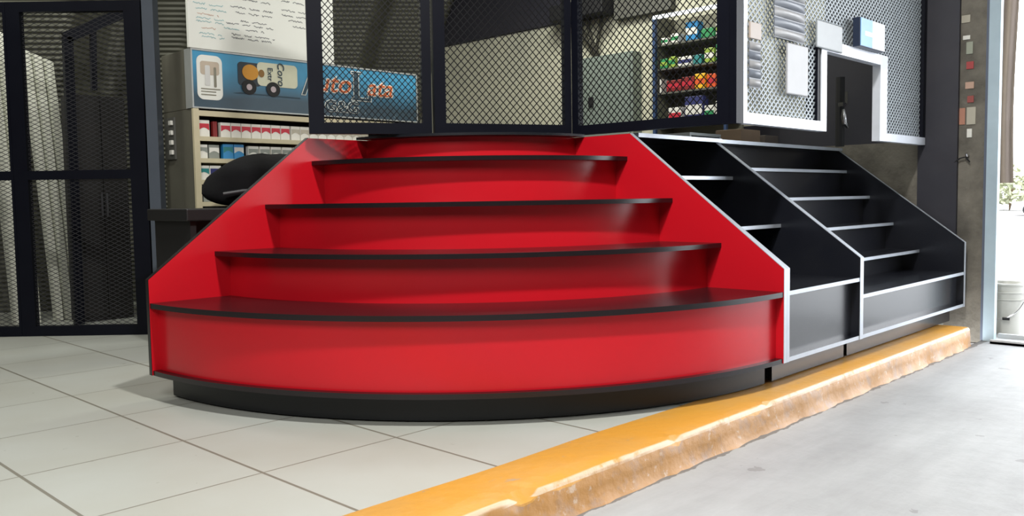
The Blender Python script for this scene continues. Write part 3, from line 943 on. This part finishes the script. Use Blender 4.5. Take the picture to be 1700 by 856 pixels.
# painted sign box over the shelves
sg = thing('advertising_sign', 'long blue printed sign with orange lettering above the packs', 'sign', (4.1, FY + 0.05, 1.715))
def signface():
    m = bpy.data.materials.new('sign_blue_print')
    m.use_nodes = True
    nt = m.node_tree; L = nt.links.new
    bs = nt.nodes['Principled BSDF']; bs.inputs['Roughness'].default_value = 0.35
    tc = nt.nodes.new('ShaderNodeTexCoord')
    sp = nt.nodes.new('ShaderNodeSeparateXYZ'); L(tc.outputs['Object'], sp.inputs[0])
    mr = nt.nodes.new('ShaderNodeMapRange')
    mr.inputs['From Min'].default_value = 0.04 ; mr.inputs['From Max'].default_value = 0.27
    L(sp.outputs[2], mr.inputs['Value'])
    n = nt.nodes.new('ShaderNodeTexNoise'); n.inputs['Scale'].default_value = 5
    L(tc.outputs['Object'], n.inputs['Vector'])
    a = nt.nodes.new('ShaderNodeMath'); a.operation = 'MULTIPLY_ADD'
    L(n.outputs['Fac'], a.inputs[0]); a.inputs[1].default_value = 0.3
    s = nt.nodes.new('ShaderNodeMath'); s.operation = 'SUBTRACT'; L(mr.outputs[0], s.inputs[0]); s.inputs[1].default_value = 0.15
    L(s.outputs[0], a.inputs[2])
    r = nt.nodes.new('ShaderNodeValToRGB')
    r.color_ramp.elements[0].position = 0.1; r.color_ramp.elements[0].color = (0.035, 0.065, 0.09, 1)
    r.color_ramp.elements[1].position = 0.8; r.color_ramp.elements[1].color = (0.05, 0.27, 0.46, 1)
    L(a.outputs[0], r.inputs['Fac'])
    # printed water drops
    v = nt.nodes.new('ShaderNodeTexVoronoi'); v.inputs['Scale'].default_value = 16
    L(tc.outputs['Object'], v.inputs['Vector'])
    lt = nt.nodes.new('ShaderNodeMath'); lt.operation = 'LESS_THAN'; L(v.outputs['Distance'], lt.inputs[0]); lt.inputs[1].default_value = 0.12
    n3 = nt.nodes.new('ShaderNodeTexNoise'); n3.inputs['Scale'].default_value = 3; L(tc.outputs['Object'], n3.inputs['Vector'])
    gt = nt.nodes.new('ShaderNodeMath'); gt.operation = 'GREATER_THAN'; L(n3.outputs['Fac'], gt.inputs[0]); gt.inputs[1].default_value = 0.52
    mm = nt.nodes.new('ShaderNodeMath'); mm.operation = 'MULTIPLY'; L(lt.outputs[0], mm.inputs[0]); L(gt.outputs[0], mm.inputs[1])
    m3 = nt.nodes.new('ShaderNodeMath'); m3.operation = 'MULTIPLY'; L(mm.outputs[0], m3.inputs[0]); m3.inputs[1].default_value = 0.45
    mx = nt.nodes.new('ShaderNodeMix'); mx.data_type = 'RGBA'
    L(m3.outputs[0], mx.inputs[0]); L(r.outputs[0], mx.inputs[6]); mx.inputs[7].default_value = (0.35, 0.5, 0.6, 1)
    L(mx.outputs[2], bs.inputs['Base Color'])
    return m
b = NB(); box(b, 3.035, 5.185, FY, FY + 0.10, 1.715, 2.14); finish('panel', b, signface(), sg)
b = NB()
for (xa, xb, za, zb_) in ((3.028, 5.192, 2.134, 2.146), (3.028, 5.192, 1.708, 1.718), (3.028, 3.040, 1.718, 2.134), (5.180, 5.192, 1.718, 2.134)):
    box(b, xa, xb, FY - 0.006, FY + 0.10, max(za, 1.7055), zb_)
finish('frame', b, mat('sign_frame', (0.45, 0.47, 0.46), 0.4, 0.4), sg)
y1 = FY - 0.001
def flat(name, pts, m, parent, y, d=0.003):
    b = NB(); prism(b, [(p[0], y, p[1]) for p in pts], (0, d, 0)); return finish(name, b, m, parent)
def rrect(x0, x1, z0, z1, r, n=6):
    out = []
    for cx_, cz_, a0 in ((x1 - r, z1 - r, 0), (x0 + r, z1 - r, pi / 2), (x0 + r, z0 + r, pi), (x1 - r, z0 + r, 1.5 * pi)):
        for i in range(n + 1):
            a = a0 + pi / 2 * i / n
            out.append((cx_ + r * cos(a), cz_ + r * sin(a)))
    return out
cn = flat('printed_can', rrect(3.072, 3.275, 1.775, 2.105, 0.05), WHITE, sg, y1 - 0.002)
flat('can_print', rrect(3.10, 3.25, 1.96, 2.06, 0.02), mat('can_peach', (0.50, 0.42, 0.33), 0.6), cn, y1 - 0.004)
flat('can_print', rrect(3.135, 3.175, 1.88, 2.03, 0.01), mat('can_pale', (0.62, 0.62, 0.60), 0.6), cn, y1 - 0.0055)
flat('can_print', rrect(3.205, 3.225, 1.87, 2.02, 0.008), mat('can_dark', (0.22, 0.21, 0.16), 0.6), cn, y1 - 0.0055)
for zz in (1.855, 1.835, 1.812):
    flat('can_print', rrect(3.10, 3.255 if zz > 1.85 else 3.22, zz - 0.004, zz + 0.004, 0.003), MATS['can_dark'], cn, y1 - 0.004)
# bottle on wheels
cr = flat('printed_bottle_car', rrect(3.405, 3.60, 1.905, 2.085, 0.03), mat('bottle_dark', (0.02, 0.03, 0.04), 0.5), sg, y1 - 0.002)
flat('bottle_label', rrect(3.57, 3.93, 1.915, 2.098, 0.035), mat('label_cream', (0.60, 0.60, 0.45), 0.5), cr, y1 - 0.003)
flat('gold_disc', [(3.51 + 0.07 * cos(a * pi / 12), 2.01 + 0.06 * sin(a * pi / 12)) for a in range(24)], mat('disc_gold', (0.55, 0.25, 0.02), 0.5), cr, y1 - 0.005)
flat('gold_disc', [(3.605 + 0.025 * cos(a * pi / 8), 2.01 + 0.03 * sin(a * pi / 8)) for a in range(16)], mat('disc_brown', (0.22, 0.11, 0.02), 0.5), cr, y1 - 0.007)
for wx, wz in ((3.495, 1.895), (3.705, 1.893)):
    flat('wheel', [(wx + 0.062 * cos(a * pi / 12), wz + 0.058 * sin(a * pi / 12)) for a in range(24)], RUBBER, cr, y1 - 0.006)
    flat('wheel_hub', [(wx + 0.024 * cos(a * pi / 8), wz + 0.024 * sin(a * pi / 8)) for a in range(16)], mat('hub_pink', (0.45, 0.38, 0.40), 0.5) if 'hub_pink' not in MATS else MATS['hub_pink'], cr, y1 - 0.008)
text('bottle_lettering', 'Coro', LDARK, cr, (3.775, y1 - 0.006, 2.02), 0.085, rot=-pi / 2, sx=1.0, shear=0.2)
text('bottle_lettering', 'Extr', LDARK, cr, (3.68, y1 - 0.006, 2.01), 0.062, rot=-pi / 2)
flat('ground_line', [(3.36, 1.842), (3.95, 1.838), (3.95, 1.846), (3.42, 1.85)], LDARK, sg, y1 - 0.002)
# lettering: dark capitals with pale outline, orange script between them
def big(s, x, z, size, m, out=0.006, sx=1.0, shear=0.0):
    o1 = text('lettering', s, WHITE, sg, (x, y1 - 0.003, z), size, offset=out, sx=sx, shear=shear)
    text('lettering_face', s, m, o1, (x, y1 - 0.006, z), size, offset=0.0, sx=sx, shear=shear)
def slab(pts_fn): pass
def serif_L(x, z0, z1, w):
    def shape(g):
        return [(x - 0.035 - g, z1 + g), (x + 0.06 + g, z1 + g), (x + 0.06 + g, z1 - 0.012 - g), (x + 0.035 + g, z1 - 0.012 - g), (x + 0.035 + g, z0 + 0.02 + g),
                (x + w - 0.03, z0 + 0.02 + g), (x + w - 0.012 - g, z0 + 0.075 + g), (x + w + g, z0 + 0.075 + g), (x + w + g, z0 - g), (x - 0.035 - g, z0 - g), (x - 0.035 - g, z0 + 0.014 + g),
                (x - 0.012 - g, z0 + 0.02 + g), (x - 0.012 - g, z1 - 0.014 - g), (x - 0.035 - g, z1 - 0.014 - g)]
    o1 = flat('lettering', shape(0.007), WHITE, sg, y1 - 0.003)
    flat('lettering_face', shape(0.0), LDARK, o1, y1 - 0.005)
serif_L(4.50, 1.865, 2.105, 0.165)
big('A', 4.07, 1.965, 0.30, LDARK, 0.006)
big('uto', 4.275, 1.985, 0.225, LORANGE, 0.008, sx=1.12, shear=0.25)
big('ata', 4.76, 1.98, 0.215, LORANGE, 0.008, sx=1.1, shear=0.25)
big('G&G', 4.36, 1.795, 0.135, LDARK, 0.005, sx=1.25)

# white menu board above the sign
wb = thing('menu_board', 'white menu board with handwritten lines standing above the blue sign', 'board', (3.65, FY - 0.02, 2.147))
b = NB(); box(b, 3.015, 4.29, FY - 0.01, FY + 0.02, 2.147, 3.05, 0.004); finish('board', b, WHITE, wb)
rg = random.Random(11)
def scribble(x0, x1, z, m, amp=0.007):
    b = NB()
    x = x0
    while x < x1 - 0.01:
        wl = rg.uniform(0.06, 0.14)
        xe = min(x + wl, x1)
        pts = []
        n = max(4, int((xe - x) / 0.006))
        for i in range(n + 1):
            pts.append((x + (xe - x) * i / n, z + rg.uniform(-amp, amp)))
        for p, q in zip(pts, pts[1:]):
            dx, dz = q[0] - p[0], q[1] - p[1]
            L_ = sqrt(dx * dx + dz * dz) + 1e-6
            nx_, nz_ = -dz / L_ * 0.0022, dx / L_ * 0.0022
            prism(b, [(p[0] - nx_, FY - 0.0115, p[1] - nz_), (q[0] - nx_, FY - 0.0115, q[1] - nz_), (q[0] + nx_, FY - 0.0115, q[1] + nz_), (p[0] + nx_, FY - 0.0115, p[1] + nz_)], (0, 0.002, 0))
        x = xe + 0.03
    finish('handwriting', b, m, wb)
rowsz = [2.47, 2.43, 2.355, 2.325, 2.29, 2.235, 2.21]
specs = [(3.06, 3.32, 2.48, INKC), (3.36, 3.72, 2.495, INKD), (3.08, 3.36, 2.445, INKC), (3.40, 3.74, 2.455, INKD), (3.09, 3.26, 2.405, INKP),
         (3.08, 3.30, 2.375, INKC), (3.44, 3.68, 2.395, INKD), (3.08, 3.30, 2.35, INKC), (3.32, 3.72, 2.365, INKD), (3.30, 3.45, 2.325, INKC), (3.48, 3.64, 2.33, INKD),
         (3.10, 3.28, 2.265, INKC), (3.36, 3.73, 2.285, INKD), (3.12, 3.30, 2.24, INKC), (3.36, 3.70, 2.26, INKD), (3.12, 3.24, 2.305, INKP),
         (3.80, 4.1, 2.53, INKD), (3.80, 4.15, 2.49, INKD), (3.86, 4.18, 2.455, INKD), (3.90, 4.05, 2.41, INKD),
         (3.06, 3.7, 2.56, INKD), (3.06, 3.6, 2.62, INKC), (3.8, 4.2, 2.6, INKD), (3.1, 3.7, 2.70, INKD), (3.1, 3.5, 2.78, INKC), (3.8, 4.2, 2.72, INKD)]
for x0, x1, z, m in specs:
    scribble(x0, x1, z, m)

# black desk and black padded bag in front of the cabinet
dk = thing('desk', 'black desk standing between the fence and the red display', 'desk', (3.2, 5.7, 0))
b = NB(); box(b, 2.56, 4.1, 5.38, 5.98, 0.885, 0.965, 0.008); finish('desk_top', b, DARKWOOD, dk)
b = NB(); box(b, 2.60, 2.64, 5.42, 5.95, 0, 0.885); finish('side_panel', b, DARKWOOD, dk)
b = NB(); box(b, 4.03, 4.07, 5.42, 5.95, 0, 0.885); finish('side_panel', b, DARKWOOD, dk)
b = NB(); box(b, 2.64, 4.03, 5.80, 5.83, 0.1, 0.885); finish('back_board', b, DARKWOOD, dk)
bag = thing('padded_bag', 'black rounded padded bag lying on the black desk', 'bag', (3.15, 5.68, 0.9655))
b = NB()
bmesh.ops.create_uvsphere(b, u_segments=40, v_segments=24, radius=1.0)
for v in b.verts:
    x, y, z = v.co
    ang = math.atan2(y, x)
    x, y, z = math.copysign(abs(x) ** 0.7, x), y, math.copysign(abs(z) ** 0.6, z)
    w = 1 + 0.04 * sin(3 * ang + z * 4) + 0.03 * sin(5 * x + 3 * z)
    zz = z * 0.205 if z > 0 else z * 0.16
    v.co = (3.37 + x * 0.50 * w + 0.04 * z, 5.68 + y * 0.24 * w, 1.125 + zz * w + 0.03 * x)
mz = min(v.co.z for v in b.verts)
for v in b.verts: v.co.z += 0.966 - mz
bo = finish('bag_body', b, CLOTH, bag, smooth=True)
b = NB(); tube(b, [(2.88, 5.50, 1.06), (3.0, 5.45, 1.08), (3.2, 5.43, 1.085), (3.4, 5.43, 1.08), (3.6, 5.45, 1.07)], 0.012, 8); finish('piping', b, mat('dark_grey_piping', (0.04, 0.04, 0.045), 0.5), bag, smooth=True)

# ================================================================== LEFT: FENCE AND STORE
FA = Vector((2.012, 7.449, 0)); FU = Vector((0.6963, -0.7178, 0)).normalized()
def fpt(s): p = FA + FU * s; return (p.x, p.y)
def fence(label, s0, s1, pw):
    return vpanel('mesh_fence_panel', label, fpt(s0), fpt(s1), 0.002, 0.075, pw, PAINT, MESHF, 0.066, 0.032, 0.0019, mids=(1.23,), cat='fence', ztop=2.485, cap=0.06)
fence('tall navy mesh fence panel between the two dark posts left of the red display', 0.19, 1.20, (0.105, 0.125))
fence('navy mesh fence panel cut by the left edge of the photo', -1.1, 0.188, (0.07, 0.02))
p = fpt(1.262)
b = NB(); obox(b, (p[0], p[1], 1.36), FU, FU.cross(Vector((0, 0, 1))), (0, 0, 1), 0.042, 0.05, 1.36)
tag(finish('fence_post', b, STEELBLUE), 'blue-grey steel post at the end of the fence beside the cabinet', 'post')

def ribbed(label, xt, xb, w, yt, yb, zt, zb_, curve=0.05, n=3):
    """sheet of white ribbed plastic leaning: bottom at xb, top at xt"""
    b = NB()
    rows = []
    nu, nv = n * 12, 14
    for j in range(nv + 1):
        v = j / nv
        row = []
        for i in range(nu + 1):
            u_ = i / nu
            x = xb + (xt - xb) * v ** 1.15 + w * u_ * (1 - 0.12 * (1 - v))
            y = yb + (yt - yb) * v
            ph = (u_ * n) % 1
            rib = 0.055 * min(1, max(0, (abs(ph - 0.5) - 0.40) / 0.05))
            z = zb_ + (zt - zb_) * v - (0.10 * u_ * v)
            row.append(b.verts.new((x, y + rib, z)))
        rows.append(row)
    for r0, r1 in zip(rows, rows[1:]):
        for i in range(nu):
            b.faces.new((r0[i], r0[i + 1], r1[i + 1], r1[i]))
    bmesh.ops.solidify(b, geom=b.faces[:], thickness=0.012)
    o = finish('ribbed_sheet', b, WHITEP, origin=(xb, yb, 0))
    tag(o, label, 'sheet')
ribbed('white ribbed sheet leaning behind the fence right of the left post', 2.46, 2.60, 0.27, 8.10, 8.02, 2.33, 0.005, n=3)
ribbed('white ribbed sheet leaning behind the fence left of the left post', 2.15, 2.27, 0.26, 8.08, 8.00, 2.50, 0.005, n=2)
# dark steel frame and dark cupboard behind the fence
b = NB()
bar(b, (2.66, 7.64, 0.0), (2.68, 7.64, 2.38), 0.075, 0.05, (0, 1, 0))
bar(b, (2.66, 7.64, 2.37), (3.32, 7.64, 2.74), 0.09, 0.05, (0, 1, 0))
bar(b, (2.87, 7.64, 1.96), (2.885, 7.64, 2.47), 0.045, 0.04, (0, 1, 0))
bar(b, (3.30, 7.64, 0.0), (3.30, 7.64, 2.74), 0.06, 0.05, (0, 1, 0))
tag(finish('slanted_gate', b, PAINT), 'dark steel frame with a slanted top bar standing behind the fence', 'gate')
cpb = thing('dark_cupboard', 'dark wooden cupboard standing behind the fence beside the white sheets', 'cupboard', (2.945, 7.88, 0))
DKW = mat('dark_brown_wood', (0.010, 0.009, 0.009), 0.6, noise=(6, (0.018, 0.016, 0.015), 0.4, 0.7))
b = NB(); box(b, 2.73, 3.16, 7.735, 8.02, 0, 1.93, 0.006); finish('body', b, DKW, cpb)
for xa in (2.742, 2.948):
    b = NB(); box(b, xa, xa + 0.20, 7.72, 7.735, 0.04, 1.89, 0.004); d_ = finish('door', b, DKW, cpb)
    b = NB(); box(b, xa + (0.175 if xa < 2.9 else 0.012), xa + (0.188 if xa < 2.9 else 0.025), 7.71, 7.72, 0.9, 1.1); finish('handle', b, mat('handle_grey', (0.10, 0.10, 0.11), 0.4) if 'handle_grey' not in MATS else MATS['handle_grey'], d_)

# ================================================================== PILLAR DETAILS
b = NB(); box(b, 7.165, 7.199, 2.17, 2.46, 0.35, 4.0)
tag(finish('steel_sheet', b, NAVYWALL), 'dark painted steel sheet fixed beside the pillar', 'sheet')
stick = [(2.135, 2.30, 0.060, 0.055, STCR, 'pale square sticker high on the pillar'), (2.128, 2.16, 0.05, 0.03, PWHITE, 'small white sticker below the pale square one'),
         (2.105, 2.08, 0.045, 0.09, mat('sticker_greygreen', (0.32, 0.34, 0.27), 0.7), 'pale grey-green upright sticker on the pillar'), (2.10, 1.95, 0.05, 0.055, STRED, 'upper red sticker on the pillar'),
         (2.10, 1.80, 0.06, 0.05, PINK, 'square peach sticker between the two red stickers'), (2.092, 1.695, 0.045, 0.05, mat('sticker_dull_red', (0.30, 0.07, 0.06), 0.7), 'lower dull red sticker on the pillar'),
         (2.148, 1.57, 0.04, 0.125, mat('sticker_salmon', (0.46, 0.22, 0.15), 0.7), 'tall salmon sticker at the left side of the pillar'), (2.085, 1.57, 0.062, 0.13, STCR, 'tall cream sticker beside the salmon one'),
         (2.095, 1.44, 0.035, 0.065, PWHITE, 'small white slanted sticker under the cream one')]
for y, z, w, h, m, lb in stick:
    b = NB(); box(b, 7.192, 7.1995, y - w / 2, y + w / 2, z - h / 2, z + h / 2)
    tag(finish('sticker', b, m), lb, 'sticker', 'stickers on the pillar')
t = thing('wall_hook', 'small metal hook with a twist of dark wire on the pillar', 'hook', (7.17, 2.10, 1.26))
b = NB(); tube(b, [(7.2, 2.10, 1.27), (7.16, 2.10, 1.27), (7.15, 2.10, 1.285)], 0.010, 8); finish('screw', b, CHROME, t)
b = NB(); tube(b, [(7.17, 2.08, 1.22), (7.165, 2.11, 1.26), (7.165, 2.15, 1.25), (7.17, 2.19, 1.22)], 0.006, 6); finish('wire', b, RUBBER, t)

# ================================================================== OUTSIDE
t = thing('bucket', 'white plastic bucket with wire handle standing outside the doorway', 'bucket', (7.70, 1.955, -0.165))
b = NB()
lathe(b, (7.70, 1.955, -0.165), [(0.118, 0), (0.122, 0.004), (0.137, 0.30), (0.146, 0.302), (0.146, 0.312), (0.139, 0.315), (0.141, 0.355), (0.150, 0.357), (0.150, 0.367), (0.142, 0.370), (0.144, 0.415), (0.153, 0.417), (0.153, 0.432), (0.144, 0.434), (0.132, 0.40), (0.112, 0.02)], 40)
finish('pail', b, BUCKET, t, smooth=True)
b = NB()
hp = []
for i in range(17):
    a = pi * i / 16
    hp.append((7.70 - 0.152 * sin(a) * 0.98, 1.955 + 0.155 * cos(a), 0.10 + 0.09 * 1 - 0.20 * sin(a)))
tube(b, hp, 0.004, 6); finish('handle', b, CHROME, t, smooth=True)
b = NB(); tube(b, [(7.545, 1.93, -0.005), (7.55, 1.88, -0.005)], 0.011, 8); finish('grip', b, RUBBER, t)

t = thing('hanging_cloth', 'pale brown cloth hanging outside the doorway', 'cloth', (9.0, 2.3, 1.05))
b = NB()
rows = []
for j in range(17):
    v = j / 16
    row = []
    for i in range(25):
        u_ = i / 24
        row.append(b.verts.new((9.0 + 0.012 * sin(u_ * 12 + v), 2.235 + 0.17 * u_ + 0.015 * sin(v * 5) , 1.07 + 2.2 * v)))
    rows.append(row)
for r0, r1 in zip(rows, rows[1:]):
    for i in range(24):
        b.faces.new((r0[i], r0[i + 1], r1[i + 1], r1[i]))
bmesh.ops.solidify(b, geom=b.faces[:], thickness=0.01)
finish('fabric', b, BROWNCLOTH, t, smooth=True)
b = NB(); tube(b, [(9.0, 2.1, 3.28), (9.0, 3.2, 3.28)], 0.03, 8); tube(b, [(9.0, 3.2, -0.165), (9.0, 3.2, 3.3)], 0.04, 8); finish('rail', b, STEELBLUE, t)

# parked car and bush far outside
t = thing('car', 'pale silver car parked far outside the doorway', 'car', (45.0, 9.1, -0.165))
b = NB()
CS = 0.72
prf = [(0, 0.35), (0.2, 0.75), (1.5, 0.95), (2.2, 1.5), (4.4, 1.5), (5.3, 0.95), (6.0, 0.85), (6.1, 0.35)]
prism(b, [(45.0, 6.9 + y * CS, -0.165 + z * CS) for y, z in prf], (1.9, 0, 0)); finish('body', b, CARP, t)
b = NB(); prism(b, [(44.97, 6.9 + y * CS, -0.165 + z * CS) for y, z in [(1.75, 1.0), (2.35, 1.42), (4.3, 1.42), (5.0, 1.0)]], (0.04, 0, 0)); finish('side_window', b, GLASSD, t)
for yy in (7.7, 10.5):
    b = NB(); tube(b, [(44.95, yy, 0.11), (45.3, yy, 0.11)], 0.27, 24); finish('wheel', b, RUBBER, t)
t = thing('bush', 'pale green bush growing far outside the doorway', 'bush', (58, 14.5, -0.165))
b = NB()
rg2 = random.Random(5)
for i in range(1100):
    a, e = rg2.uniform(0, 2 * pi), rg2.uniform(0, 1)
    rr = 2.0 * (rg2.random() ** 0.4)
    p0 = Vector((58 + rr * cos(a), 14.5 + rr * 1.2 * sin(a), 0.2 + 2.4 * e * (1 - 0.3 * rr / 2.0)))
    d1 = Vector((rg2.uniform(-1, 1), rg2.uniform(-1, 1), rg2.uniform(-1, 1))).normalized() * 0.22
    d2 = d1.cross(Vector((rg2.uniform(-1, 1), rg2.uniform(-1, 1), 1))).normalized() * 0.12
    vs = [b.verts.new(p0 + d1), b.verts.new(p0 + d2), b.verts.new(p0 - d1), b.verts.new(p0 - d2)]
    b.faces.new(vs)
finish('leaves', b, LEAF, t)
b = NB(); tube(b, [(58, 14.5, -0.165), (58.05, 14.55, 1.2)], 0.14, 8); finish('stem', b, BROWN, t)

# lamp fixtures under the roof, plus added unseen housings for the two fills
def fixture(label, x, y, z, w, d, drop):
    t = thing('lamp_or_fill_fixture', label, 'lamp', (x, y, z))
    b = NB(); box(b, x - w / 2, x + w / 2, y - d / 2, y + d / 2, z + 0.03, z + 0.09, 0.01); finish('housing', b, PWHITE, t)
    b = NB(); tube(b, [(x, y, z + 0.09), (x, y, z + drop)], 0.008, 6); finish('rod', b, CHROME, t)
fixture('white lamp hanging over the tiled floor', 1.88, 0.95, 5.0, 0.34, 0.34, 1.0)
fixture('added wide white housing of the unseen fill light over the concrete floor', -1.8, 0.8, 5.25, 1.0, 1.4, 0.4)
fixture('white lamp inside the booth', 5.7, 5.0, 3.92, 0.9, 0.9, 1.9)
fixture('added white housing of the unseen fill light behind the fence', 1.9, 7.4, 4.02, 0.6, 0.6, 0.3)

for o in bpy.data.objects:
    if '_org' in o.keys():
        del o['_org']
